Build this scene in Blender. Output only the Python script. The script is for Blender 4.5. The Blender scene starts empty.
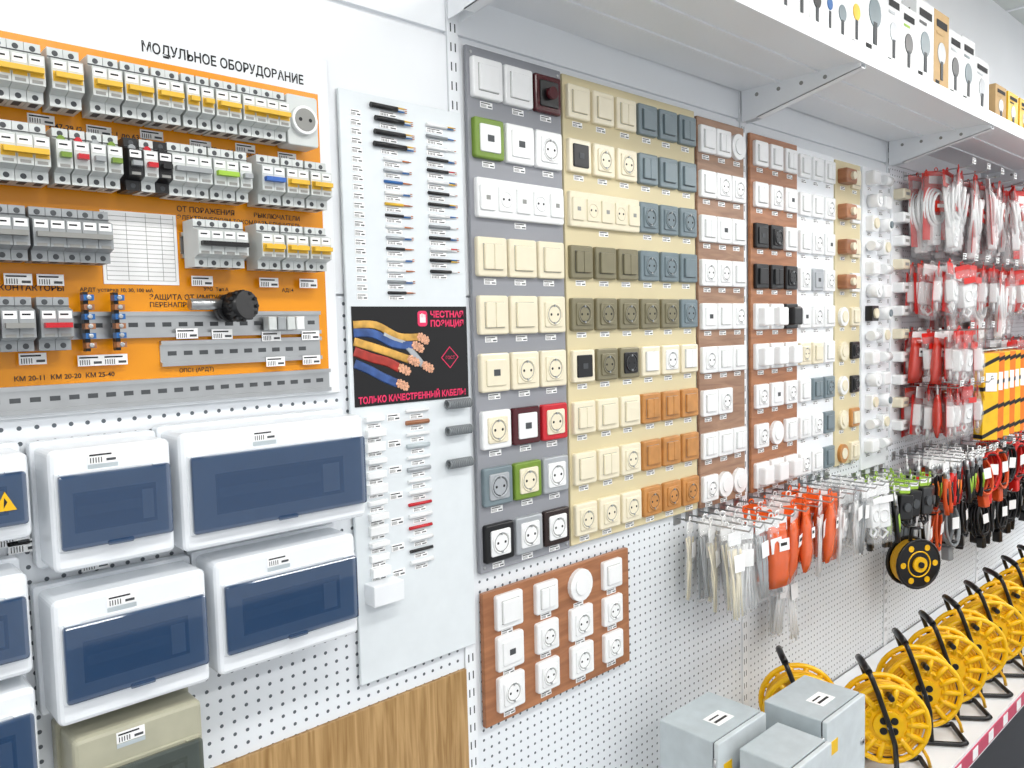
import bpy, bmesh, math, random
from mathutils import Matrix, Vector
random.seed(7)
R=random.uniform
COL=bpy.context.scene.collection
# ------------------------------------------------ materials
def lin(h):
    h=h.lstrip('#');c=[int(h[i:i+2],16)/255 for i in (0,2,4)]
    return [x/12.92 if x<=.04045 else ((x+.055)/1.055)**2.4 for x in c]
def mat(name,h,rough=.45,metal=0,var=.06,alpha=1,emit=0,scale=30,coat=0):
    m=bpy.data.materials.new(name);m.use_nodes=True;nt=m.node_tree;b=nt.nodes["Principled BSDF"]
    c=lin(h)
    n=nt.nodes.new("ShaderNodeTexNoise");n.inputs["Scale"].default_value=scale
    tc=nt.nodes.new("ShaderNodeTexCoord");nt.links.new(tc.outputs["Object"],n.inputs["Vector"])
    r=nt.nodes.new("ShaderNodeValToRGB");r.color_ramp.elements[0].position=.3;r.color_ramp.elements[1].position=.7
    r.color_ramp.elements[0].color=[x*(1-var) for x in c]+[1];r.color_ramp.elements[1].color=[min(1,x*(1+var)) for x in c]+[1]
    nt.links.new(n.outputs["Fac"],r.inputs["Fac"]);nt.links.new(r.outputs["Color"],b.inputs["Base Color"])
    b.inputs["Roughness"].default_value=rough;b.inputs["Metallic"].default_value=metal
    b.inputs["Alpha"].default_value=alpha
    if coat: b.inputs["Coat Weight"].default_value=coat
    if emit:
        b.inputs["Emission Color"].default_value=(1,.985,.96,1);b.inputs["Emission Strength"].default_value=emit
    return m
WHITE=mat("white_plastic","#F0F1F1",.2,var=.02);CREAM=mat("cream_plastic","#EBE2C8",.2,var=.02);SLATE=mat("slate_plastic","#748389",.28)
KHAKI=mat("khaki_metallic","#857F66",.3,.3);ORANGEW=mat("beech_plastic","#C08648",.35,var=.15);DARK=mat("black_plastic","#101012",.3)
MAROON=mat("maroon_glass","#4A1119",.12);RED=mat("red_plastic","#C41E2A",.25);GREEN=mat("green_plastic","#728F30",.3)
SILVER=mat("silver_plastic","#B0B4B8",.3,.3);BROWNF=mat("dark_brown_plastic","#2A1A17",.25);METAL=mat("steel","#B9BBBC",.3,.9)
WALL=mat("painted_wall","#EEF0F3",.55,var=.02,scale=3);SHEET=mat("white_sheet","#ECEFF2",.35,var=.02,scale=3)
GREYB=mat("grey_board","#8F9197",.45,var=.03,scale=6);BEIGEB=mat("beige_board","#D6C9A2",.5,var=.04,scale=6)
YEL=mat("orange_board","#E8940C",.25,var=.03,scale=5)
BODY=mat("breaker_grey","#CDD1CF",.35,var=.03);BODY2=mat("breaker_midgrey","#9B9FA1",.35);LEVER=mat("lever_yellow","#E2B532",.35);GROOVE=mat("dark_groove","#45484B",.6);SOFT=mat("soft_groove","#90908C",.6)
INK=mat("ink","#1C1C1E",.7);PAPER=mat("paper_label","#FBFBFA",.6);BLUEB=mat("blue_plastic","#2766A8",.3);COPPER=mat("copper","#C9794A",.3,.8)
BAG=mat("clear_bag","#F6F8FA",.08,alpha=.18);BLK=mat("poster_black","#060406",.3);PINK=mat("poster_pink","#E32C60",.5)
ENCL=mat("enclosure_white","#EDF1F5",.25,var=.01);ENCB=mat("enclosure_beige","#B0AE99",.3);GLS=mat("blue_smoked_window","#0C3A63",.05,alpha=.80,coat=1,var=.02)
INNER=mat("inner_cover","#A9B4BC",.4)
GLG=mat("grey_window","#444C45",.08,coat=.8,alpha=.85)
REELY=mat("reel_yellow","#F2BC0C",.25);CORDY=mat("cord_orange_yellow","#E0A80E",.4);GREYM=mat("grey_metal_box","#BAC4C8",.35);GREYD=mat("grey_door","#CDD5D8",.3)
PLINTH=mat("plinth_dark","#202228",.4);STRIP=mat("pink_price_strip","#C5405F",.4);CORDO=mat("cord_orange","#D9531E",.4);CORDG=mat("cord_grey","#858A8D",.45)
LIME=mat("lime_card","#9CC43A",.5);REDC=mat("red_card","#D81E14",.4);REDT=mat("red_clear_film","#E43A26",.15,alpha=.65);BOXO=mat("box_orange","#F0801C",.4);BOXY=mat("box_yellow","#F3C21A",.4)
CARD=mat("cardboard","#C9A877",.7);ORC=mat("orange_card","#F0641E",.4);ORT=mat("orange_clear_film","#F4682A",.12,alpha=.75)
CEIL=mat("ceiling_paint","#CFD3CF",.8,var=.02,scale=2);LAMP=mat("lamp_panel","#FFFFFF",.5,emit=19)
def wood(name,c1,c2,sx,sz,sy=None):
    m=bpy.data.materials.new(name);m.use_nodes=True;nt=m.node_tree;b=nt.nodes["Principled BSDF"]
    tc=nt.nodes.new("ShaderNodeTexCoord");mp=nt.nodes.new("ShaderNodeMapping");mp.inputs["Scale"].default_value=(sx,sx,sz)
    n=nt.nodes.new("ShaderNodeTexNoise");n.inputs["Scale"].default_value=1;n.inputs["Detail"].default_value=8;n.inputs["Distortion"].default_value=.8
    r=nt.nodes.new("ShaderNodeValToRGB");r.color_ramp.elements[0].position=.35;r.color_ramp.elements[1].position=.65
    r.color_ramp.elements[0].color=lin(c1)+[1];r.color_ramp.elements[1].color=lin(c2)+[1]
    nt.links.new(tc.outputs["Object"],mp.inputs[0]);nt.links.new(mp.outputs[0],n.inputs["Vector"]);nt.links.new(n.outputs["Fac"],r.inputs["Fac"]);nt.links.new(r.outputs[0],b.inputs["Base Color"])
    b.inputs["Roughness"].default_value=.4;return m
OAK=wood("oak_laminate","#94703F","#BE9A68",95,6);BROWN=wood("brown_board","#94603F","#AE7650",8,60);BROWN2=wood("pale_brown_board","#8C6A54","#A8846A",8,60)
def peg():
    m=bpy.data.materials.new("perforated_sheet");m.use_nodes=True;nt=m.node_tree;b=nt.nodes["Principled BSDF"];N=nt.nodes.new;L=nt.links.new
    tc=N("ShaderNodeTexCoord");sp=N("ShaderNodeSeparateXYZ");L(tc.outputs["Object"],sp.inputs[0])
    def mth(op,a,bv=None):
        n=N("ShaderNodeMath");n.operation=op
        for i,q in enumerate((a,bv)):
            if q is None: continue
            if isinstance(q,(int,float)): n.inputs[i].default_value=q
            else: L(q,n.inputs[i])
        return n.outputs[0]
    P=.0195
    def fr(o): return mth('SUBTRACT',mth('FRACT',mth('DIVIDE',o,P)),.5)
    fx=fr(sp.outputs["X"]);fz=fr(sp.outputs["Z"])
    d=mth('SQRT',mth('ADD',mth('MULTIPLY',fx,fx),mth('MULTIPLY',fz,fz)))
    h=mth('LESS_THAN',d,.145)
    mx=N("ShaderNodeMix");mx.data_type='RGBA';mx.inputs[6].default_value=lin("#E6EAEE")+[1];mx.inputs[7].default_value=lin("#565D64")+[1]
    L(h,mx.inputs[0]);L(mx.outputs[2],b.inputs["Base Color"]);b.inputs["Roughness"].default_value=.4
    return m
PEG=peg()
# ------------------------------------------------ mesh builder
class MB:
    def __init__(s): s.v=[];s.f=[];s.m=[];s.sm=[];s.mats=[];s.T=None
    def add(s,vs,fs,m,smooth=False):
        if m not in s.mats: s.mats.append(m)
        i=s.mats.index(m);o=len(s.v)
        for p in vs:
            p=Vector(p)
            s.v.append(s.T@p if s.T else p)
        for f in fs: s.f.append([o+k for k in f]);s.m.append(i);s.sm.append(smooth)
    def box(s,x0,x1,y0,y1,z0,z1,m):
        s.add([(x,y,z) for x in (x0,x1) for y in (y0,y1) for z in (z0,z1)],[(0,1,3,2),(4,6,7,5),(0,4,5,1),(2,3,7,6),(0,2,6,4),(1,5,7,3)],m)
    def loft(s,rings,m,c0=True,c1=True,smooth=False):
        n=len(rings[0]);vs=[p for r in rings for p in r];fs=[]
        for k in range(len(rings)-1):
            for i in range(n):
                j=(i+1)%n;fs.append((k*n+i,k*n+j,(k+1)*n+j,(k+1)*n+i))
        s.add(vs,fs,m,smooth)
        if c0: s.add(rings[0],[tuple(range(n))],m)
        if c1: s.add(rings[-1],[tuple(range(n))],m)
    def rplate(s,cx,cz,w,h,yb,yf,m,r=.006,ch=.0015,k=3):
        def ring(ins,y):
            a=w/2-ins;b=h/2-ins;q=max(r-ins,.0004);o=[]
            for (sx,sz,st) in ((1,1,0),(-1,1,90),(-1,-1,180),(1,-1,270)):
                for i in range(k+1):
                    t=math.radians(st+90*i/k);o.append((cx+sx*(a-q)+q*math.cos(t),y,cz+sz*(b-q)+q*math.sin(t)))
            return o
        s.loft([ring(0,yb),ring(0,yf+ch),ring(ch*.35,yf+ch*.3),ring(ch,yf)],m,c0=False)
    def disc(s,cx,cz,rad,yb,yf,m,n=20): s.rplate(cx,cz,rad*2,rad*2,yb,yf,m,r=rad,ch=min(.001,rad*.3),k=5)
    def cyl(s,c,ax,r,h,m,n=16,r2=None,smooth=True):
        c=Vector(c);ax=Vector(ax).normalized();u=ax.orthogonal().normalized();w=ax.cross(u);r2=r if r2 is None else r2
        A=[c-ax*h/2+(u*math.cos(t)+w*math.sin(t))*r for t in [2*math.pi*i/n for i in range(n)]]
        B=[c+ax*h/2+(u*math.cos(t)+w*math.sin(t))*r2 for t in [2*math.pi*i/n for i in range(n)]]
        s.loft([A,B],m,smooth=smooth)
    def tube(s,pts,r,m,n=6,fy=1,closed=False):
        pts=[Vector(p) for p in pts];rings=[];N=len(pts);u=None
        for i,p in enumerate(pts):
            t=(pts[(i+1)%N]-pts[i-1]) if closed else (pts[min(i+1,N-1)]-pts[max(i-1,0)])
            t.normalize()
            u=t.orthogonal().normalized() if u is None else (u-t*u.dot(t)).normalized()
            w=t.cross(u);ring=[]
            for q in range(n):
                a=2*math.pi*q/n;o=(u*math.cos(a)+w*math.sin(a))*r;o.y*=fy;ring.append(p+o)
            rings.append(ring)
        if closed: rings.append(rings[0])
        s.loft(rings,m,not closed,not closed,True)
    def torus(s,c,ax,Rr,r,m,N=24,n=6,sq=(1,1)):
        c=Vector(c);ax=Vector(ax).normalized();u=Vector((0,0,1)) if abs(ax.z)<.9 else Vector((1,0,0));u=(u-ax*u.dot(ax)).normalized();w=ax.cross(u)
        s.tube([c+u*math.cos(2*math.pi*i/N)*Rr*sq[0]+w*math.sin(2*math.pi*i/N)*Rr*sq[1] for i in range(N)],r,m,n,closed=True)
    def mesh(s,name):
        me=bpy.data.meshes.new(name);me.from_pydata(s.v,[],s.f)
        for m in s.mats: me.materials.append(m)
        me.polygons.foreach_set("material_index",s.m);me.polygons.foreach_set("use_smooth",s.sm)
        bm=bmesh.new();bm.from_mesh(me);bmesh.ops.remove_doubles(bm,verts=bm.verts,dist=1e-6);bmesh.ops.recalc_face_normals(bm,faces=bm.faces);bm.to_mesh(me);bm.free()
        return me
    def build(s,name,parent=None):
        return put(name,s.mesh(name),parent)
def put(name,me,parent=None,loc=None,rot=None,sc=None):
    o=bpy.data.objects.new(name,me);COL.objects.link(o)
    if loc: o.location=loc
    if rot: o.rotation_euler=rot
    if sc: o.scale=(sc,sc,sc)
    if parent: o.parent=parent
    return o
def empty(name): 
    o=bpy.data.objects.new(name,None);COL.objects.link(o);o.empty_display_size=.05;return o
def text(t,x,z,size,y,m,parent,align='LEFT',sx=1,bold=0,width=None):
    c=bpy.data.curves.new("lettering",'FONT');c.body=t;c.size=size;c.align_x=align;c.offset=bold;c.materials.append(m)
    o=bpy.data.objects.new("lettering",c);COL.objects.link(o);o.location=(x,y,z);o.rotation_euler=(math.pi/2,0,0);o.parent=parent
    if width:
        bpy.context.view_layer.update();sx=width/max(o.dimensions.x,.001)
    o.scale=(sx,1,1);return o
def simple(name,x0,x1,y0,y1,z0,z1,m,parent=None):
    b=MB();b.box(x0,x1,y0,y1,z0,z1,m);return b.build(name,parent)
def label(b,s,z,w=.03,h=.011,y=-.02):
    b.box(s-w/2,s+w/2,y-.0008,y,z-h/2,z+h/2,PAPER)
    b.box(s-w*.44,s+w*.3,y-.0011,y-.0008,z+h*.2,z+h*.34,INK)
    for i in range(5): b.box(s-w*.42+i*w*.09,s-w*.39+i*w*.09,y-.0011,y-.0008,z-h*.4,z+h*.05,INK)
    b.box(s+w*.12,s+w*.44,y-.0011,y-.0008,z-h*.32,z-h*.1,GROOVE)
# ------------------------------------------------ room
simple("floor",-2.5,7,-3.6,.1,-.1,0,mat("floor_tile","#7C7F84",.3,var=.06,scale=3))
WB=simple("wall_back",-2.5,7,0,.1,0,2.95,WALL)
simple("wall_right",7,7.1,-3.6,.1,0,2.95,WALL)
b=MB();b.box(-2.5,7.1,-3.6,.1,2.95,3.05,CEIL)
for i in range(17): b.box(-2.5+i*.6,-2.48+i*.6,-3.6,0,2.945,2.95,WALL)
for i in range(6): b.box(-2.5,7,-3.3+i*.6,-3.28+i*.6,2.945,2.95,WALL)
b.build("ceiling")
for x in (-1.2,.6,2.4,4.2,6.0):
    for y in (-1.35,-2.75):
        b=MB();b.box(x-.6,x+.6,y-.16,y+.16,2.905,2.945,WALL);b.box(x-.57,x+.57,y-.13,y+.13,2.90,2.905,LAMP);b.build("ceiling_light")
simple("pegboard",-1.5,.922,-.008,0,.967,1.66,PEG,WB)
simple("wood_panel",-1.5,.922,-.014,0,.02,.966,OAK,WB)
simple("pegboard",.948,1.892,-.008,0,.45,1.66,PEG,WB)
simple("pegboard",1.918,2.822,-.008,0,.45,1.66,PEG,WB)
simple("pegboard",2.848,3.79,-.008,0,.45,2.13,PEG,WB)
simple("pegboard",3.816,4.76,-.008,0,.45,2.13,PEG,WB)
for x0,x1 in ((-1.5,.922),(.948,1.892),(1.918,2.822)): simple("upper_sheet",x0,x1,-.008,0,1.664,2.124,SHEET,WB)
for x0,x1 in ((-1.5,.922),(.948,1.892),(1.918,2.822),(2.848,3.79),(3.816,4.76)): simple("upper_sheet",x0,x1,-.008,0,2.132,2.6,SHEET,WB)
for x in (-.05,.935,1.905,2.835,3.803,4.77):
    b=MB();b.box(x-.012,x+.012,-.012,0,.0,2.6,SHEET)
    for i in range(60):
        z=.5+i*.034
        for q in (-.005,.005): b.box(x+q-.0013,x+q+.0013,-.0123,-.012,z,z+.015,GROOVE)
    b.build("rack_upright",WB)
# upper shelf
b=MB();x0,x1=.935,4.77
b.box(x0,x1,-.325,-.014,2.20,2.206,SHEET);b.box(x0,x1,-.33,-.322,2.194,2.232,SHEET);b.box(x0,x1,-.322,-.31,2.196,2.2,SHEET)
for q in (-.22,-.12): b.box(x0,x1,q-.006,q+.006,2.196,2.2,SHEET)
for x in (.935,1.905,2.835,3.803,4.77):
    zt=2.12 if x>1 else 2.15
    for dx in (-.012,.012):
        b.loft([[(x+dx+e,-.016,zt),(x+dx+e,-.016,2.2),(x+dx+e,-.325,2.2),(x+dx+e,-.325,2.184),(x+dx+e,-.06,zt+.004)] for e in(-.001,.001)],SHEET)
    b.loft([[(x+e,-.06,zt+.004),(x+e,-.325,2.184),(x+e,-.325,2.186),(x+e,-.06,zt+.006)] for e in(-.013,.013)],SHEET)
    for t in range(4): b.cyl((x-.0135,-.06-.06*t,2.182),(1,0,0),.005,.001,SOFT,10)
b.build("upper_shelf")
def carton(x,w,d,h,m,m2,y0=-.305,m3=SILVER):
    b=MB();z0=2.2065;b.rplate(x+w/2,z0+h/2,w,h,y0+d,y0,m,r=.001,ch=.0008)
    b.box(x-.0004,x+w+.0004,y0-.0006,y0+d-.001,z0+h*.02,z0+h*.14,m2)
    yy=y0-.001
    b.box(x+w*.15,x+w*.85,yy-.0004,yy,z0+h*.82,z0+h*.90,INK)
    b.box(x+w*.15,x+w*.55,yy-.0004,yy,z0+h*.74,z0+h*.77,m2)
    b.disc(x+w*.5,z0+h*.54,min(w*.27,h*.16),yy+.0006,yy-.0006,m3);b.box(x+w*.42,x+w*.58,yy-.001,yy,z0+h*.24,z0+h*.45,GROOVE)
    b.box(x+w*.1,x+w*.35,yy-.0004,yy,z0+h*.17,z0+h*.22,INK)
    xs=x-.0006
    b.box(xs-.0004,xs,y0+d*.15,y0+d*.85,z0+h*.82,z0+h*.9,INK);b.box(xs-.0004,xs,y0+d*.2,y0+d*.8,z0+h*.5,z0+h*.72,m3)
    for q in range(3): b.box(xs-.0004,xs,y0+d*.2,y0+d*R(.4,.8),z0+h*(.22+.07*q),z0+h*(.245+.07*q),GROOVE)
    b.build("lamp_carton")
x=1.2;k=0
cols=[(WHITE,LIME),(LIME,WHITE),(WHITE,GREEN),(WHITE,SLATE),(WHITE,LIME),(SILVER,BLUEB),(WHITE,BOXO),(WHITE,REDC),(WHITE,SLATE),(WHITE,LIME),(WHITE,DARK)]
big=[(WHITE,SLATE),(WHITE,SILVER),(WHITE,LIME),(WHITE,DARK),(CARD,CARD),(WHITE,SILVER)]
m3s=[SLATE,BOXY,SILVER,DARK,BLUEB]
while x<2.84:
    if x<1.95: w=R(.045,.075);h=R(.15,.21);c=cols[k%11]
    else: w=R(.09,.15);h=R(.18,.25);c=big[k%6]
    carton(x,w,R(.07,.12),h,*c,m3=m3s[k%5] if x<1.95 else (SLATE,SILVER,DARK)[k%3]);x+=w+.002;k+=1
x=1.6
while x<2.9:
    w=R(.12,.2);carton(x,w,.1,R(.27,.35),*big[(k*2+1)%6],y0=-.16,m3=SILVER);x+=w+.005;k+=1
for x,c in ((2.93,(CARD,CARD)),(3.06,(BOXY,INK)),(3.19,(BOXY,INK)),(3.33,(WHITE,BLUEB)),(3.5,(BOXY,INK)),(3.65,(WHITE,REDC))): carton(x,.11,.14,.14,*c)
# ------------------------------------------------ plates
def plate(b,s,z,kind,fm,im,w=.073,y=-.02,lab=True):
    q=w/.073
    gm=GROOVE if fm in(SLATE,DARK,KHAKI) else SOFT
    if kind=='round':
        b.disc(s,z,w/2,y,y-.010,fm);b.disc(s,z,w*.3,y-.01,y-.013,im)
    else: b.rplate(s,z,w,w,y,y-.010,fm,r=.005,ch=.003)
    yi=y-.010
    if kind in('sw','sw2'):
        b.box(s-.0243*q,s+.0243*q,yi-.0003,yi,z-.0243*q,z+.0243*q,gm)
        if kind=='sw': b.rplate(s,z,.047*q,.047*q,yi,yi-.005,im,r=.002)
        else:
            for t in(-1,1): b.rplate(s+t*.0119*q,z,.0228*q,.047*q,yi,yi-.005,im,r=.002)
    if kind=='so':
        b.rplate(s,z,.05*q,.05*q,yi,yi-.003,im,r=.004)
        b.torus((s,yi-.003,z),(0,1,0),.0205*q,.0022,im,N=18,n=5)
        yy=yi-.003
        b.disc(s,z,.0185*q,yy,yy-.0004,SOFT if im in(WHITE,CREAM) else GROOVE);b.disc(s,z,.0165*q,yy-.0004,yy-.0008,im)
        for t in(-1,1):
            b.disc(s+t*.0095*q,z,.0029*q,yy-.0008,yy-.0013,INK);b.box(s-.002*q,s+.002*q,yy-.003,yy,z+t*.0175*q-.0022,z+t*.0175*q+.0022,METAL)
    if kind=='key':
        b.rplate(s,z,.05*q,.05*q,yi,yi-.003,im,r=.003);b.box(s-.008*q,s+.008*q,yi-.0036,yi-.003,z-.006*q,z+.006*q,GROOVE)
    if kind=='dim':
        b.rplate(s,z,.05*q,.05*q,yi,yi-.003,im,r=.003);b.cyl((s,yi-.008,z),(0,1,0),.012*q,.012,fm)
    if lab: label(b,s+R(-.003,.003),z-w/2-.009,y=y)
def gang(b,s0,s1,z,fm,im,n=5,y=-.02):
    w=s1-s0;b.rplate((s0+s1)/2,z,w,.073,y,y-.010,fm,r=.005,ch=.003);yi=y-.010
    for i in range(n):
        c=s0+w*(i+.5)/n
        if i%2: 
            b.rplate(c,z,w/n*.8,.046,yi,yi-.003,im,r=.003);b.torus((c,yi-.003,z),(0,1,0),w/n*.3,.0015,im,N=16,n=5)
            for t in(-1,1): b.disc(c+t*.007,z,.0024,yi-.003,yi-.0036,INK)
        else: b.rplate(c,z,w/n*.8,.046,yi,yi-.004,im,r=.003);b.box(c-.005,c+.005,yi-.0045,yi-.004,z-.004,z+.004,SOFT)
    label(b,(s0+s1)/2,z-.045,y=y)
ZR=[2.059-.108*i for i in range(9)]
b=MB();b.rplate((.958+1.205)/2,1.627,.247,.975,-.0125,-.02,GREYB,r=.002)
W=WHITE;C=CREAM
G=[[('sw',W,W),('sw',W,W),('dim',MAROON,DARK)],[('key',GREEN,W),('key',W,W),('so',W,W)],None,[('sw2',C,C),('sw',C,C),('sw',C,C)],
 [('sw2',C,C),('sw',C,C),('so',C,C)],[('key',C,C),('so',C,C),('so',C,C)],[('so',W,C),('key',MAROON,W),('so',RED,C)],
 [('so',SLATE,SILVER),('so',GREEN,C),('so',SILVER,W)],[('so',DARK,W),('so',SILVER,W),('so',BROWNF,W)]]
for i,row in enumerate(G):
    if row is None: gang(b,.968,1.198,ZR[i],W,W);continue
    for j,(kd,f_,i_) in enumerate(row): plate(b,1.002+.079*j,ZR[i],kd,f_,i_)
for x in(.968,1.195):
    for z in(2.103,1.15): b.disc(x,z,.003,-.02,-.022,METAL)
b.build("switch_display_board")
b=MB();b.rplate((1.21+1.672)/2,1.627,.462,.97,-.0125,-.02,BEIGEB,r=.002)
S=SLATE;K=KHAKI;O=ORANGEW
Bt=[[('sw',C,C),('sw',C,C),('sw2',C,C),('sw',S,S),('sw',S,S),('sw2',S,S)],[('key',C,DARK),('so',C,C),('so',C,C),('sw2',S,S),('sw',S,S),('sw',S,S)],
 [None,None,None,('so',S,S),('so',S,S),('so',S,S)],[('sw2',K,K),('sw',K,K),('sw2',K,K),('so',S,S),('so',S,S),('sw',S,S)],
 [('so',K,K),('so',K,K),('so',K,K),('so',K,K),('so',K,K),('so',S,S)],[('key',C,DARK),('so',K,K),('so',K,DARK),('sw',C,W),('so',C,W),('sw2',C,W)],
 [('sw2',C,C),('sw',C,C),('sw',C,C),('sw2',O,O),('sw2',O,O),('sw',O,O)],[('sw',C,C),('sw2',C,C),('so',C,C),('sw',O,O),('sw2',O,O),('sw',O,O)],
 [('so',C,C),('so',C,C),('so',C,C),('so',O,O),('so',O,O),('so',O,O)]]
gang(b,1.216,1.444,ZR[2],C,C)
for i,row in enumerate(Bt):
    for j,e in enumerate(row):
        if e: plate(b,1.2505+.0765*j,ZR[i],*e,w=.068)
b.build("switch_display_board")
b=MB();b.rplate(1.7895,1.622,.211,.965,-.0125,-.02,BROWN2,r=.002)
kinds=['sw','sw','sw2','so','key','so','sw','sw2','so']
for i in range(9):
    for j in range(3):
        if j==2 and i in(6,): continue
        kd='round' if (i==8 and j>0) or (i==0 and j==2) else kinds[(i+j*2)%9]
        plate(b,1.7205+.069*j,ZR[i]-.008,kd,W,W,w=.066)
b.build("switch_display_board")
b=MB();b.rplate(2.0535,1.62,.253,.96,-.0125,-.02,BROWN,r=.002)
for i in range(9):
    for j in range(3):
        bg=i in(4,5,8);c=W if i not in(2,3) or (j==2 and i==2) else DARK
        if i==4 and j==2: c=DARK
        kd='round' if i==7 and j==1 else kinds[(i*2+j)%9]
        plate(b,1.973+.08*j,ZR[i]-.01,kd,c,c,w=.07 if bg else .066)
        if bg: b.rplate(1.973+.08*j,ZR[i]-.01,.05,.05,-.02,-.05,c,r=.006,ch=.004)
b.build("switch_display_board")
b=MB();b.rplate(2.299,1.62,.236,.955,-.0085,-.016,SHEET,r=.002)
for i in range(9):
    for j in range(3):
        c=S if (j==2 and i>5) or (i==6 and j==1) else (C if i==5 and j<2 else (SILVER if i==3 and j==1 else W))
        plate(b,2.223+.077*j,ZR[i]-.012,kinds[(i+j)%9],c,c,w=.066,y=-.016)
b.build("switch_display_board")
b=MB();b.rplate(2.515,1.618,.176,.95,-.0085,-.016,BEIGEB,r=.002)
for i in range(9):
    for j in range(2):
        z=ZR[i]-.014;s=2.475+.082*j
        if i<4 and j==0: b.rplate(s+.005,z,.075,.045,-.016,-.045,BROWN,r=.008,ch=.004);b.disc(s+.005,z,.012,-.045,-.055,C);label(b,s,z-.035,y=-.016)
        elif i in(5,6) and j==1: plate(b,s,z,'so',DARK,DARK,w=.055,y=-.016)
        else: plate(b,s,z,'sw2' if j else 'round',C if (i+j)%2 else (O if i>6 else W),C,w=.06,y=-.016)
b.build("socket_display_board")
b=MB();b.rplate(2.717,1.6,.195,.99,-.0085,-.016,SHEET,r=.002)
for i in range(13):
    for j in range(2):
        z=2.06-.073*i;s=2.668+.09*j
        t=(i*3+j*5)%4
        if t==0: b.rplate(s,z,.055,.045,-.016,-.046,W,r=.008,ch=.006)
        elif t==1: b.cyl((s,-.035,z),(1,0,0),.016,.055,W);b.cyl((s+.03,-.035,z),(1,0,0),.008,.02,METAL)
        elif t==2: b.rplate(s,z,.05,.05,-.016,-.04,DARK if i in(6,8) else W,r=.004);b.disc(s,z,.017,-.04,-.046,C)
        else: b.cyl((s,-.035,z),(0,1,0),.022,.035,W);b.disc(s,z,.012,-.052,-.056,W if i%2 else S)
        label(b,s,z-.033,y=-.016)
b.build("fitting_display_board")
b=MB();b.rplate(2.90,1.62,.09,.9,-.0085,-.014,SHEET,r=.002)
for i in range(11):
    z=2.03-.08*i
    b.rplate(2.90,z,.06,.035,-.014,-.05,W if i%3 else C,r=.006,ch=.005);b.box(2.885,2.915,-.0505,-.05,z-.005,z+.005,SOFT);label(b,2.90,z-.03,y=-.014)
b.build("fitting_display_board")
b=MB();b.rplate(1.1775,.97,.435,.262,-.0125,-.022,BROWN,r=.002)
k2=[['sw','sw2','round','sw'],['key','so','so','so'],['so','so','so','so']]
for i in range(3):
    for j in range(4): plate(b,1.022+.103*j,1.057-.081*i,k2[i][j],W,W,w=.069 if j%2==0 else .063,y=-.022)
b.build("socket_display_board")
# ------------------------------------------------ modular equipment board
root=empty("modular_equipment_board")
b=MB();b.rplate(.2375,1.767,.875,.525,-.0125,-.016,SHEET,r=.002)
b.box(-.18,.655,-.018,-.016,1.541,1.972,YEL)
def rail(x0,x1,z,y=-.018):
    b.box(x0,x1,y-.002,y,z-.0175,z+.0175,METAL);b.box(x0,x1,y-.008,y-.002,z+.012,z+.0175,METAL);b.box(x0,x1,y-.008,y-.002,z-.0175,z-.012,METAL)
    xx=x0+.01
    while xx<x1-.015: b.box(xx,xx+.012,y-.0024,y-.002,z-.003,z+.003,GROOVE);xx+=.022
for z in(1.915,1.822): rail(-.17,.64,z)
rail(-.17,.325,1.727);rail(.43,.64,1.727)
rail(.06,.64,1.618);rail(.395,.64,1.578);rail(-.17,.655,1.527,y=-.016)
b.build("backing",root)
def breaker(b,s,z,n,bm=BODY,lm=LEVER,h=.069,w=.0176,style=0):
    for i in range(n):
        x0=s+i*w+.0003;x1=x0+w-.0006;xc=(x0+x1)/2
        b.box(x0,x1,-.026,-.062,z-h/2,z+h/2,bm)
        a=h*.31
        b.loft([[(x0,-.062,z-a),(x1,-.062,z-a),(x1,-.062,z+a),(x0,-.062,z+a)],[(x0,-.078,z-a+.004),(x1,-.078,z-a+.004),(x1,-.078,z+a-.004),(x0,-.078,z+a-.004)]],bm)
        for t in(-1,1): b.disc(xc,z+t*h*.41,.0036,-.062,-.0625,GROOVE);b.box(xc-.004,xc+.004,-.058,-.04,z+t*(h/2)-.0004,z+t*(h/2)+.0004,GROOVE)
        b.box(x0+.0015,x1-.0015,-.0785,-.078,z+.006,z+.015,PAPER);b.box(x0+.003,x1-.005,-.0788,-.0785,z+.010,z+.012,INK)
        b.box(x0+.0012,x1-.0012,-.0786,-.078,z-.009,z+.003,lm if style==0 and lm is LEVER else bm)
        b.box(x0+.003,x1-.003,-.0786,-.078,z-.0155,z-.012,SOFT)
    b.box(s+.003,s+n*w-.003,-.087,-.078,z-.005,z+.001,lm)
    b.box(s,s+n*w,-.0635,-.062,z-.0004+h*.34,z+.0004+h*.34,GROOVE)
def brk(name,items,z):
    for it in items:
        b=MB();breaker(b,it[0],z,it[1],*(it[2:]));b.build(name,root)
BL=mat("blue_lever","#2C5FB0",.4)
brk("circuit_breaker",[(.03,3),(.09,3),(.150,3),(.209,3),(.268,2),(.3125,2),(.350,2),(.388,2),(.4265,1),(.446,1),(.466,2),(.504,4)],1.915)
b=MB();b.rplate(.604,1.915,.05,.073,-.026,-.06,BODY,r=.004);b.disc(.604,1.915,.021,-.06,-.068,W)
b.disc(.604,1.915,.017,-.068,-.0685,SOFT)
for t in(-1,1): b.disc(.604+t*.008,1.915,.003,-.0685,-.069,INK)
b.build("rail_socket",root)
brk("circuit_breaker",[(.09,3),(.15,3),(.209,3),(.403,3,BODY,BODY2),(.458,2,BODY,LIME),(.495,1,BODY,BODY2),(.527,2,BODY,BL),(.565,2),(.603,2)],1.822)
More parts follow.
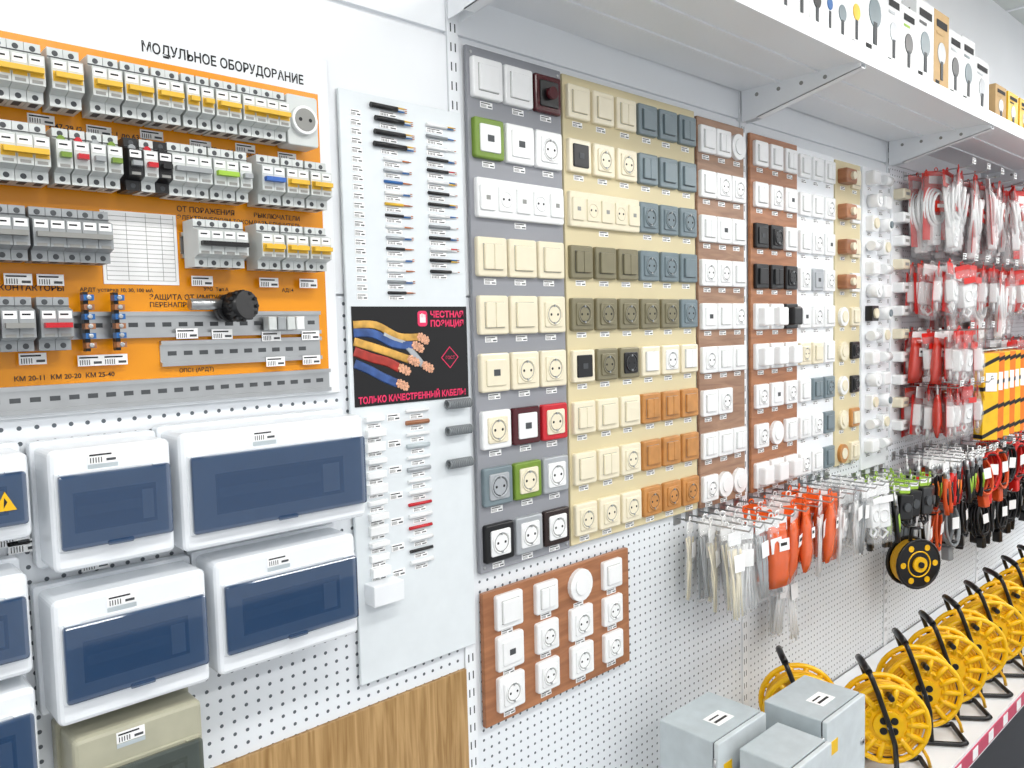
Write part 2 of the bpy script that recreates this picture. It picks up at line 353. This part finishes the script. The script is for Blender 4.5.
for s_,c,l in((.268,BODY,GREEN),(.287,BODY,RED),(.306,BODY,BODY2),(.325,BODY,GREEN),(.349,DARK,BODY2),(.368,BODY,RED),(.386,DARK,DARK)):
    b=MB();breaker(b,s_,1.822,1,c,l,.066,.0176,1);b.disc(s_+.0088,1.842,.0045,-.062,-.067,l);b.build("pilot_device",root)
brk("circuit_breaker",[(.07,3,BODY2,BODY2,.064),(.126,3,BODY2,SOFT,.064),(.182,3,BODY2,SOFT,.064),(.238,5,BODY2,SOFT,.064),(.432,4,BODY,DARK,.064),(.522,2,BODY,LEVER,.064),(.56,2,BODY,LEVER,.064),(.598,2,BODY,LEVER,.064)],1.727)
brk("circuit_breaker",[(.1,3,BODY2,SOFT,.064),(.16,2,BODY2,RED,.064),(.2,2,BODY2,SOFT,.064),(.24,2,BODY2,RED,.064)],1.62)
for s_,c in((.30,BLUEB),(.336,BLUEB)):
    b=MB();b.box(s_-.003,s_+.003,-.04,-.028,1.585,1.66,DARK)
    for i in range(6): b.box(s_-.006,s_+.006,-.055,-.04,1.589+i*.012,1.596+i*.012,c if i%2 else BROWN);b.disc(s_,1.5925+i*.012,.003,-.055,-.057,METAL)
    b.build("terminal_busbar",root)
b=MB();b.cyl((.488,-.037,1.64),(0,1,0),.02,.02,DARK,24);b.cyl((.495,-.058,1.642),(.3,-1,.1),.02,.03,DARK,24);b.cyl((.455,-.042,1.645),(1,0,0),.008,.05,METAL)
for i in range(12):
    t=i*math.pi/6;b.cyl((.495+.02*math.cos(t),-.058,1.642+.02*math.sin(t)),(0,1,0),.0025,.026,DARK,6)
b.build("rotary_switch",root)
b=MB()
for i in range(4): b.rplate(.55+i*.015,1.617,.013,.02,-.027,-.045,[BODY,BODY2,BODY,W][i],r=.001)
b.build("terminal_block",root)
b=MB()
b.box(.329,.426,-.0195,-.018,1.672,1.768,PAPER)
for i in range(15):
    b.box(.333,.422,-.0198,-.0195,1.677+i*.006,1.6776+i*.006,SOFT)
for x in(.333,.36,.385,.405,.4215): b.box(x,x+.0005,-.0198,-.0195,1.677,1.766,SOFT)
for i in range(9): label(b,.07+i*.066,1.873-(.0 if i%2 else .004),w=.03,h=.012,y=-.018)
for x,z in((.23,1.675),(.265,1.675),(.62,1.678),(.555,1.678),(.455,1.678),(.305,1.573),(.335,1.573),(.24,1.578),(.555,1.598),(.62,1.598),(.43,1.605),(.48,1.603),(.62,1.56),(.56,1.56)): label(b,x,z,w=.03,h=.014,y=-.027)
b.build("labels",root)
yT=-.0185
text("МОДУЛЬНОЕ ОБОРУДОВАНИЕ",.393,1.983,.019,-.0165,INK,root,width=.238,bold=.0004)
for t,x,z,sz in(("ВА47-29 (2, 3, С) от 1 до 63 А",.27,1.864,.011),("ВА-100 от 16 до 100 А",.46,1.862,.011),("ОТ ПОРАЖЕНИЯ",.428,1.774,.012),("ЭЛЕКТРИЧЕСКИМ ТОКОМ",.428,1.763,.010),("ВЫКЛЮЧАТЕЛИ",.54,1.774,.011),("РАЗЪЕДИНИТЕЛЬ",.54,1.763,.010),
   ("ЗАЩИТА ОТ ИМПУЛЬСНЫХ",.385,1.652,.012),("ПЕРЕНАПРЯЖЕНИЙ",.385,1.642,.011),("КОНТАКТОРЫ",.21,1.662,.012),("АВДТ уставка 10, 30, 100 мА",.3,1.662,.008),("КМ 20-11  КМ 20-20  КМ 25-40",.22,1.551,.010),("ОПС1 (АВДТ)",.42,1.551,.009),("АД14",.58,1.665,.009),("УЗО  Тип А",.46,1.665,.008)):
    text(t,x,z,sz*.85,yT,INK,root,bold=.0001)
# ------------------------------------------------ cable sample board
root=empty("cable_sample_board")
b=MB();b.rplate(.818,1.5,.252,.98,-.0125,-.018,mat("sample_sheet","#DFE5E8",.35,var=.02),r=.002)
yS=-.018
for i in range(21):
    z=1.955-.0148*i;label(b,.722,z,w=.020,h=.010,y=yS)
def cable(s,z,L,m,wires,r=.0035):
    b.cyl((s,yS-r,z),(1,0,0),r,L,m,8)
    for i,w in enumerate(wires):
        b.cyl((s+L/2+.006,yS-r,z+(i-(len(wires)-1)/2)*.0028),(1,0,0),.0013,.018,w,6);b.cyl((s+L/2+.017,yS-r,z+(i-(len(wires)-1)/2)*.003),(1,0,0),.0008,.006,COPPER,5)
for i,z in enumerate((1.972,1.952,1.93,1.91)):
    cable(.785-.01*(i==0),z,.052+.004*i,DARK,(BLUEB,W,LEVER),.0045);label(b,.785,z-.0095,w=.034,h=.008,y=yS)
for i in range(14):
    z=1.958-.0195*i;b.rplate
    cable(.885,z,.045,[W,CORDG,W,DARK,DARK,W,DARK,DARK,W,CORDG,DARK,W,DARK,DARK][i],[(BLUEB,LEVER),(BLUEB,),(W,),(BLUEB,W),(W,RED),(LEVER,BLUEB),(W,)][i%7],.003);label(b,.882,z-.0085,w=.036,h=.008,y=yS)
for i in range(13):
    z=1.888-.0185*i;cable(.79,z,.036,[W,SILVER,BLUEB,W,LEVER,DARK,W,SILVER,DARK,W,W,CORDG,DARK][i],[(COPPER,),(BLUEB,W)][i%2],.0026);label(b,.79,z-.008,w=.032,h=.0075,y=yS)
for i in range(12):
    z=1.456-.0235*i;b.rplate(.735,z,.036,.008+.004*(i%3),yS,yS-.008-.003*(i%2),W,r=.001);label(b,.735,z-.0115,w=.028,h=.008,y=yS)
b.rplate(.735,1.165,.06,.035,yS,yS-.03,SHEET,r=.002)
for i in range(14):
    z=1.463-.0205*i;m=[W,BROWN,W,GREYM,W,SILVER,W,W,RED,W,RED,W,DARK,W][i];b.cyl((.823,yS-.003,z),(1,0,0),.003+.001*(i%2),.048,m,8);label(b,.823,z-.010,w=.028,h=.008,y=yS)
for z in(1.468,1.42,1.36):
    for i in range(13): b.torus((.885+i*.0042,yS-.010,z),(1,0,0),.0075,.0018,CORDG,N=14,n=5)
for i in range(7): label(b,.775,1.455-.045*i,w=.026,h=.012,y=yS)
b.build("samples",root)
b=MB();yP=-.0195
b.box(.7,.942,yP,yS,1.478,1.643,BLK)
def cab(pts,r,m): 
    P=[Vector((p[0],yP-.0004,p[1])) for p in pts];Q=[]
    for i in range(len(P)-1):
        p0=P[max(i-1,0)];p1=P[i];p2=P[i+1];p3=P[min(i+2,len(P)-1)]
        for t in(0,.25,.5,.75): Q.append(.5*((2*p1)+(p2-p0)*t+(2*p0-5*p1+4*p2-p3)*t*t+(3*p1-p0-3*p2+p3)*t**3))
    Q.append(P[-1]);b.tube(Q,r,m,8,fy=.06);return Q[-1]
POSB=mat("poster_cable_blue","#35548F",.4,var=.3,scale=60);POSY=mat("poster_cable_yellow","#D0A04A",.4,var=.3,scale=60);POSR=mat("poster_cable_red","#A83228",.4,var=.3,scale=60);POSC=mat("poster_copper","#E8A888",.4,var=.4,scale=300)
for k,(pts,r,m) in enumerate([(((.702,1.613),(.745,1.612),(.79,1.592),(.832,1.590)),.0065,POSY),(((.702,1.60),(.74,1.598),(.78,1.58),(.82,1.576)),.0075,POSB),(((.702,1.570),(.735,1.558),(.765,1.55),(.79,1.538)),.008,POSR),(((.702,1.55),(.73,1.538),(.755,1.525),(.785,1.512)),.0075,POSB),(((.702,1.586),(.74,1.575),(.78,1.562),(.81,1.552)),.007,POSY),(((.76,1.596),(.80,1.58),(.82,1.562),(.84,1.54)),.006,SILVER)]):
    e=cab(pts,r,m)
    for ring in range(3):
        for q in range(7): 
            a=q*math.pi*2/6+ring;b.disc(e.x+.004+ring*.006+(.005*math.cos(a) if q else 0),e.z-ring*.003+(.0055*math.sin(a) if q else 0),.0028,yP-.0009,yP-.0016,POSC)
b.rplate(.842,1.622,.022,.028,yP,yP-.0006,PINK,r=.006)
b.box(.836,.848,yP-.0012,yP-.0006,1.615,1.624,W)
for i in range(4): b.box(.836+i*.0032,.8382+i*.0032,yP-.0012,yP-.0006,1.624,1.631-.001*abs(i-1),W)
b.T=Matrix.Translation((.90,0,1.552))@Matrix.Rotation(math.radians(45),4,'Y');b.box(-.014,.014,yP-.0008,yP,-.014,.014,PINK);b.box(-.0125,.0125,yP-.001,yP-.0008,-.0125,.0125,BLK);b.T=None
b.build("poster",root)
text("ЧЕСТНАЯ",.858,1.624,.015,yP-.001,PINK,root,width=.075,bold=.0006);text("ПОЗИЦИЯ",.858,1.608,.015,yP-.001,PINK,root,width=.075,bold=.0006)
text("ТОЛЬКО КАЧЕСТВЕННЫЙ КАБЕЛЬ!",.706,1.483,.015,yP-.001,PINK,root,width=.228,bold=.0006);text("ГОСТ",.889,1.549,.008,yP-.002,PINK,root)
# ------------------------------------------------ enclosures
def enclosure(x0,x1,z0,z1,body=ENCL,win=GLS,yb=-.0125,yf=-.096,lab=True,wz=(.19,.80)):
    b=MB();w=x1-x0;h=z1-z0;cx=(x0+x1)/2;cz=(z0+z1)/2
    b.rplate(cx,cz,w+.010,h+.010,yb,yb-.018,body,r=.005,ch=.002)
    b.rplate(cx,cz,w,h,yb-.018,yf,body,r=.008,ch=.006,k=4)
    a0=x0+w*.025+.003;a1=x1-.005;c0=z0+h*wz[0];c1=z0+h*wz[1];cxx=(a0+a1)/2;czz=(c0+c1)/2;ww=a1-a0;hh=c1-c0
    b.rplate(cxx,czz,ww+.004,hh+.006,yf,yf-.002,body,r=.003)
    slot=ww*.74
    b.box(a0+.003,a1-.003,yf-.0022,yf-.002,c0+.003,c1-.003,INNER)
    b.box(cxx-slot/2,cxx+slot/2,yf-.0026,yf-.0022,czz-hh*.30,czz+hh*.24,GROOVE)
    b.box(cxx-slot/2+.002,cxx+slot/2-.002,yf-.0030,yf-.0026,czz-hh*.27,czz+hh*.2,DARK)
    b.box(cxx-slot/2+.004,cxx+slot*.30,yf-.0034,yf-.0030,czz-hh*.08,czz+hh*.05,GROOVE)
    b.box(cxx+slot*.32,cxx+slot*.46,yf-.0036,yf-.0030,czz-hh*.25,czz+hh*.16,INNER)
    b.rplate(cxx,czz,ww,hh,yf-.006,yf-.012,win,r=.004,ch=.0025)
    b.box(a0+.003,a0+.02,yf-.006,yf-.002,c1-.002,c1+.001,body);b.box(a1-.02,a1-.003,yf-.006,yf-.002,c1-.002,c1+.001,body)
    b.rplate(cxx,c0+.002,.03,.006,yf-.012,yf-.015,win,r=.002)
    if lab: 
        label(b,x0+w*.42,z1-.014,w=.034,h=.014,y=yf);b.box(x0+w*.42-.017,x0+w*.42+.017,yf-.001,yf,z1-.027,z1-.022,GREYM)
    return b.build("distribution_enclosure")
enclosure(.06,.214,1.372,1.472,lab=False)
b=MB();b.loft([[(.175,-.1095,1.41),(.197,-.1095,1.41),(.186,-.1095,1.432)],[(.175,-.11,1.41),(.197,-.11,1.41),(.186,-.11,1.432)]],REELY);b.loft([[(.184,-.1101,1.413),(.188,-.1101,1.42),(.185,-.1101,1.425)],[(.184,-.1104,1.413),(.188,-.1104,1.42),(.185,-.1104,1.425)]],DARK);b.build("warning_sticker")
enclosure(.234,.375,1.322,1.470);enclosure(.386,.666,1.316,1.474,wz=(.15,.80))
enclosure(.05,.206,1.212,1.332,lab=False);enclosure(.05,.206,1.062,1.196,lab=False)
enclosure(.228,.412,1.135,1.290);enclosure(.424,.644,1.136,1.293)
enclosure(.242,.400,.972,1.112,ENCB,GLG,yf=-.09,wz=(.08,.66))
b=MB()
for x,z in((.22,1.345),(.30,1.305),(.45,1.302),(.36,1.12),(.56,1.12),(.21,1.355)): label(b,x,z,w=.034,h=.016,y=-.012)
b.build("price_tags")
# ------------------------------------------------ lower shelf
b=MB();x0,x1=.948,4.77
b.box(x0,x1,-.45,-.014,.435,.45,SHEET);b.box(x0,x1,-.456,-.45,.40,.455,SHEET);b.box(x0,x1,-.4585,-.456,.408,.446,STRIP)
b.box(x0,x1,-.42,-.40,0.001,.40,PLINTH);b.box(x0,x1,-.43,-.42,0.001,.02,PLINTH)
x=x0+.05
while x<x1-.05: b.box(x,x+.04,-.4595,-.4585,.412,.442,PAPER);x+=.13
b.build("lower_shelf")
def metalbox(x0,x1,y0,y1,z1,tag=True):
    b=MB();z0=.4505;cx=(x0+x1)/2;cz=(z0+z1)/2;w=x1-x0;h=z1-z0
    b.rplate(cx,cz,w,h,y1,y0+.014,GREYM,r=.003,ch=.001);b.rplate(cx,cz,w-.006,h-.006,y0+.014,y0+.010,GROOVE,r=.003,ch=.001);b.rplate(cx,cz,w-.001,h-.001,y0+.010,y0,GREYD,r=.004,ch=.002)
    b.disc(x1-.02,cz+h*.15,.008,y0,y0-.004,METAL);b.disc(x1-.02,cz+h*.15,.003,y0-.004,y0-.005,INK)
    b.box(x0+.02,x0+.05,y0-.0008,y0,z1-.08,z1-.05,BOXY)
    for z in(z0+.04,z1-.05): b.cyl((x0+.001,y0+.009,z),(0,0,1),.004,.03,METAL,8)
    if tag: b.box(cx-.03,cx+.03,y0+.04,y0+.08,z1,z1+.0008,PAPER);b.box(cx-.025,cx+.02,y0+.05,y0+.056,z1+.0008,z1+.0012,INK);b.box(cx-.025,cx+.01,y0+.065,y0+.069,z1+.0008,z1+.0012,INK)
    b.build("metal_enclosure_box")
metalbox(1.36,1.55,-.275,-.13,.75);metalbox(1.595,1.785,-.39,-.245,.75);metalbox(1.40,1.555,-.42,-.30,.735,False)
# ------------------------------------------------ cable reels
def reelmesh():
    b=MB();rf=.105
    for t in(-1,1):
        x=t*.038
        b.torus((x,0,0),(1,0,0),rf,.008,REELY,N=32,n=8)
        b.cyl((x,0,0),(1,0,0),.070,.005,REELY,28)
        for i in range(14):
            a=i*math.pi/7;c,s_=math.cos(a),math.sin(a)
            b.tube([(x,.05*c,.05*s_),(x,.078*c,.078*s_),(x,.103*c,.103*s_)],.009,REELY,6)
        b.torus((x+t*.003,0,0),(1,0,0),.062,.004,REELY,N=24,n=6)
        b.cyl((x+t*.006,0,0),(1,0,0),.040,.012,REELY,24)
        if t<0:
            for i in range(4):
                a=math.pi/4+i*math.pi/2;b.cyl((x-.013,.020*math.cos(a),.020*math.sin(a)),(1,0,0),.010,.004,DARK,12)
            b.cyl((x-.014,0,0),(1,0,0),.006,.006,RED,10)
            b.cyl((x-.02,.0,.085),(1,0,0),.008,.03,DARK,10)
    b.cyl((0,0,0),(1,0,0),.055,.07,REELY,24)
    for i in range(7):
        for q in range(4): b.torus((-.030+i*.01,0,0),(1,0,0),.064+q*.009-(.002 if i%2 else 0),.0052,CORDY,N=26,n=6)
    for t in(-1,1):
        x=t*.058
        b.tube([(x,-.115,-.140),(x,-.10,-.145),(x,.10,-.145),(x,.115,-.140)],.007,DARK,8)
        b.tube([(x,-.02,-.14),(x,-.014,-.05),(x,0,0),(x,.03,.09),(x,.045,.13),(x*.85,.052,.148)],.007,DARK,8)
    b.tube([(-.05,.052,.148),(-.02,.055,.153),(.02,.055,.153),(.05,.052,.148)],.010,DARK,8)
    for y in(-.115,.115): b.tube([(-.058,y,-.140),(0,y,-.141),(.058,y,-.140)],.007,DARK,8)
    b.cyl((0,0,0),(1,0,0),.007,.125,METAL,10)
    b.tube([(0,-.09,-.06),(-.02,-.11,-.1),(-.01,-.12,-.13)],.005,CORDY,6)
    return b.mesh("cable_reel")
RM=reelmesh()
zc=.451+.152*.92
for i,(x,y) in enumerate([(1.93,-.16),(2.02,-.335)]+[(2.265+.195*k,-.33) for k in range(11)]):
    put("cable_reel",RM,loc=(x,y,zc),rot=(0,0,math.radians(42+R(-5,5))),sc=.92)
# ------------------------------------------------ hanging goods
def bagshape(b,w,h,t,m,z0=0,n=6):
    rings=[]
    for i in range(n+1):
        q=i/n;z=z0-h*q;th=t*math.sin(math.pi*min(max(q,.04),.96))**.6
        rings.append([(-w/2,0,z),(-w/4,-th/2*R(.8,1.1),z),(w/4,-th/2*R(.8,1.1),z),(w/2,0,z),(w/4,th/2,z),(-w/4,th/2,z)])
    b.loft(rings,m,smooth=True)
def card(b,w,h,m,z0=0):
    b.rplate(0,z0-h/2,w,h,.0015,-.0015,m,r=.004,ch=.0005);b.torus((0,0,z0+.006),(0,1,0),.007,.002,m,N=12,n=5)
def extpack(cm,hc,back=True):
    b=MB();card(b,.11,.06,hc);bagshape(b,.125,.27,.05,BAG,-.02)
    b.box(-.035,.035,-.002,-.0015,-.045,-.018,PAPER)
    if back: b.box(-.055,.055,.0,.002,-.25,-.06,REDC)
    for i in range(4): b.torus((R(-.008,.008),-.020+i*.009,-.125+R(-.01,.01)),(R(-.15,.15),1,R(-.1,.1)),.030+.005*i,.0055,cm,N=22,n=6,sq=(1.75,1))
    b.rplate(0,-.215,.04,.11,.012,-.014,W,r=.008,ch=.003)
    for z in(-.19,-.235): b.disc(0,z,.015,-.014,-.017,W);b.disc(-.006,z,.0025,-.017,-.0175,INK);b.disc(.006,z,.0025,-.017,-.0175,INK)
    b.box(-.03,.03,-.0285,-.027,-.15,-.11,hc);b.box(-.02,.02,-.029,-.0285,-.135,-.122,PAPER)
    return b.mesh("pack")
def sockpack(hc,red=True):
    b=MB();card(b,.075,.04,hc);bagshape(b,.085,.17,.04,BAG,-.015)
    if red: b.box(-.04,.04,.0125,.0135,-.17,-.03,REDC)
    b.rplate(0,-.10,.05,.075,.012,-.012,W,r=.006,ch=.003);b.torus((0,-.013,-.10),(0,1,0),.018,.003,W,N=16,n=5);b.box(-.03,.03,-.0215,-.021,-.06,-.04,hc)
    b.tube([(0,0,-.14),(.02,0,-.155),(0,0,-.17),(-.02,0,-.155),(-.01,0,-.14)],.004,W,6)
    return b.mesh("pack")
def longbag(mm,hc):
    b=MB();card(b,.045,.03,hc);bagshape(b,.052,.19,.02,BAG,-.015)
    for i in range(6): x=-.016+i*.0062;b.tube([(x,R(-.005,.005),-.04),(x+R(-.004,.004),R(-.006,.006),-.11),(x+R(-.004,.004),R(-.004,.004),-.19-R(0,.012))],.0026,mm,5)
    b.box(-.018,.018,-.012,-.0115,-.09,-.05,PAPER)
    return b.mesh("pack")
def redbag(f=REDT,c=W):
    b=MB();card(b,.075,.04,c);bagshape(b,.085,.16,.035,f,-.02);b.box(-.02,.02,-.0195,-.019,-.085,-.055,PAPER);b.box(-.015,.01,-.020,-.0195,-.072,-.064,INK)
    for i in range(4): b.tube([(-.02+i*.013,-.004,-.05),(-.022+i*.015,-.006,-.12),(-.02+i*.013,0,-.165)],.005,W,6)
    return b.mesh("pack")
def blackpack():
    b=MB();card(b,.045,.03,LIME);b.rplate(0,-.075,.055,.085,.014,-.014,DARK,r=.006,ch=.004);b.disc(0,-.075,.015,-.014,-.02,GROOVE);b.box(-.02,.02,-.0022,-.0018,-.02,-.008,PAPER)
    b.tube([(.02,0,-.11),(.025,0,-.14),(0,0,-.15),(-.02,0,-.13)],.003,DARK,6);return b.mesh("pack")
def pliers(m,m2):
    b=MB();card(b,.05,.03,PAPER,.0)
    for t in(-1,1):
        b.tube([(t*.004,0,-.02),(t*.008,0,-.035),(t*.009,0,-.05)],.007,METAL,8)
        b.tube([(-t*.006,0,-.055),(-t*.014,0,-.08),(-t*.022,0,-.115),(-t*.020,0,-.15),(-t*.014,0,-.175)],.0085,m,8)
        b.tube([(-t*.016,-.006,-.085),(-t*.022,-.008,-.115),(-t*.020,-.006,-.14)],.004,m2,6)
    b.cyl((0,0,-.052),(0,1,0),.012,.014,METAL,14);return b.mesh("pack")
def coilpack(m):
    b=MB()
    for i in range(6): b.torus((R(-.008,.008),-.02+i*.008,-.09+R(-.005,.005)),(R(-.15,.15),1,R(-.1,.1)),.042,.0048,m,N=22,n=6,sq=(1.7,1))
    for z in(-.03,-.15): b.torus((0,0,z),(0,.2,1),.028,.004,DARK,N=14,n=5)
    b.rplate(0,-.19,.03,.05,.014,-.014,m,r=.008,ch=.004);b.box(-.02,.02,-.031,-.03,-.1,-.06,PAPER);return b.mesh("pack")
P_ext=[extpack(W,REDC),extpack(W,REDT),extpack(W,REDC,False),extpack(W,W,True),extpack(W,REDC,False)];P_sock=[sockpack(REDC),sockpack(REDT),sockpack(W),sockpack(REDC,False)];P_long=[longbag(W,W),longbag(SILVER,W),longbag(CREAM,W)]
P_grey=[longbag(CORDG,W),longbag(W,SILVER),sockpack(W,False),longbag(DARK,W)]
P_red=[redbag()];P_or=[redbag(ORT,ORC),redbag(ORT,W),redbag(ORT,ORC)];P_blk=[blackpack(),pliers(DARK,LIME),blackpack()];P_coil=[coilpack(CORDG),coilpack(W),coilpack(REDC),coilpack(CORDO),coilpack(DARK)]
P_tool=[pliers(REDC,DARK),pliers(CORDO,DARK),pliers(DARK,LIME),pliers(DARK,BOXO)]
def hang(name,protos,hooks,n,y0=-.05,dy=-.03,tags=True):
    root=empty(name);b=MB()
    for (s,z) in hooks:
        b.tube([(s,-.008,z+.004),(s,y0+dy*n-.005,z+.004),(s,y0+dy*n-.012,z+.015)],.0022,METAL,6);b.rplate(s,z+.004,.03,.03,-.008,-.011,METAL,r=.003)
        for i in range(n):
            put("pack",random.choice(protos),root,(s+R(-.014,.014),y0+dy*i,z+R(-.004,.004)),(R(-.08,.08),R(-.14,.14),R(-.45,.45)),R(.9,1.08))
        if tags: label(b,s,z+.02,w=.034,h=.02,y=y0+dy*n-.015)
    b.build("hooks",root)
hang("hanging_extension_cords",P_ext,[(2.98+.15*i,2.10) for i in range(12)],5,-.05,-.033)
hang("hanging_socket_packs",P_sock+[P_ext[1]],[(2.95+.115*i,1.785) for i in range(15)],5)
hang("hanging_plug_packs",P_sock+P_red,[(2.94+.105*i,1.555) for i in range(3)],6)
hang("hanging_plug_packs",P_sock+P_red,[(2.94+.105*i,1.36) for i in range(4)],5)
hang("hanging_socket_packs",P_sock,[(3.88+.12*i,1.50) for i in range(6)],5)
hang("hanging_adapter_packs",P_blk,[(2.44+.07*i,1.085) for i in range(6)],5,tags=False)
hang("hanging_pliers",P_tool,[(2.90+.07*i,1.115) for i in range(6)],4,-.06,-.04)
hang("hanging_cord_coils",P_coil,[(3.35+.12*i,1.09) for i in range(8)],3,-.05,-.045)
hang("hanging_cord_coils",P_coil,[(2.93+.12*i,.93) for i in range(4)],2,-.05,-.045,tags=False)
hang("dark_backdrop_coils",[P_coil[4]],[(3.5+.13*i,.87) for i in range(8)],2,-.05,-.045,tags=False)  # added black coils standing in for the dark background beyond the wall's end
hang("hanging_cable_tie_bags",P_long,[(1.60+.05*i,1.125) for i in range(4)],5,tags=False)
hang("hanging_orange_packs",P_or+P_or+[P_long[0]],[(1.80+.068*i,1.125) for i in range(6)],5,tags=False)
hang("hanging_grey_packs",P_grey,[(2.22+.055*i,1.12) for i in range(4)],5,tags=False)
hang("hanging_cable_tie_bags",[P_long[0]],[(1.98+.045*i,.94) for i in range(2)],2,tags=False)
for i in range(6):
    b=MB();s=3.38+.07*i;b.T=Matrix.Translation((s,-.16,1.30))@Matrix.Rotation(math.radians(R(-5,5)),4,'Y')@Matrix.Rotation(math.radians(-25),4,'Z')
    b.rplate(0,0,.075,.33,.02,-.02,BOXO if i%2 else BOXY,r=.002)
    for q in range(4): b.loft([[(-.0378,e,-.16+.09*q),(.0378,e,-.13+.09*q),(.0378,e,-.115+.09*q),(-.0378,e,-.145+.09*q)] for e in(-.0206,.0196)],DARK)
    b.box(-.028,.028,-.0212,-.0205,.02,.09,PAPER);b.T=None;b.tube([(s,-.008,1.47),(s,-.17,1.475)],.003,METAL);b.build("striped_tool_box")
b=MB();b.T=Matrix.Translation((2.76,-.13,.79))@Matrix.Rotation(math.radians(60),4,'Z')@Matrix.Scale(.85,4)
for t in(-1,1): b.cyl((t*.03,0,0),(1,0,0),.095,.006,DARK,32);b.torus((t*.03,0,0),(1,0,0),.095,.006,DARK);b.torus((t*.034,0,0),(1,0,0),.05,.003,REELY)
for i in range(6):
    a=i*math.pi/3;b.cyl((-.034,.072*math.cos(a),.072*math.sin(a)),(1,0,0),.012,.003,REELY,12)
b.cyl((-.037,0,0),(1,0,0),.03,.012,REELY,24);b.cyl((-.045,0,0),(1,0,0),.012,.01,DARK,12)
for i in range(5): b.torus((-.02+i*.01,0,0),(1,0,0),.082,.006,CORDY)
b.tube([(-.02,-.03,.09),(-.02,-.025,.14),(-.02,.025,.14),(-.02,.03,.09)],.008,DARK,8);b.T=None
b.tube([(2.76,-.008,.91),(2.76,-.16,.91)],.003,METAL);b.build("hanging_cable_reel")
# ------------------------------------------------ world + camera
w=bpy.data.worlds.new("world");w.use_nodes=True;w.node_tree.nodes["Background"].inputs[0].default_value=(.96,.98,1,1);w.node_tree.nodes["Background"].inputs[1].default_value=.85;bpy.context.scene.world=w
f=800;D=1.15;H=1.6
a=math.radians(47.07);r=math.radians(1.42);p=math.radians(3.93)
cam=bpy.data.cameras.new("camera");co=bpy.data.objects.new("camera",cam);COL.objects.link(co)
cam.sensor_width=36;cam.lens=36*f/1024;cam.clip_start=.02
fw=Vector((math.cos(a)*math.cos(p),math.sin(a)*math.cos(p),-math.sin(p)));rt=Vector((math.sin(a),-math.cos(a),0));up=rt.cross(fw)
Rv=rt*math.cos(r)-up*math.sin(r);Uv=(-fw).cross(Rv)
M=Matrix((Rv,Uv,-fw)).transposed().to_4x4();M.translation=(0,-D,H);co.matrix_world=M
sc=bpy.context.scene;sc.camera=co
sc.view_settings.view_transform='Standard';sc.view_settings.look='None';sc.view_settings.exposure=.1
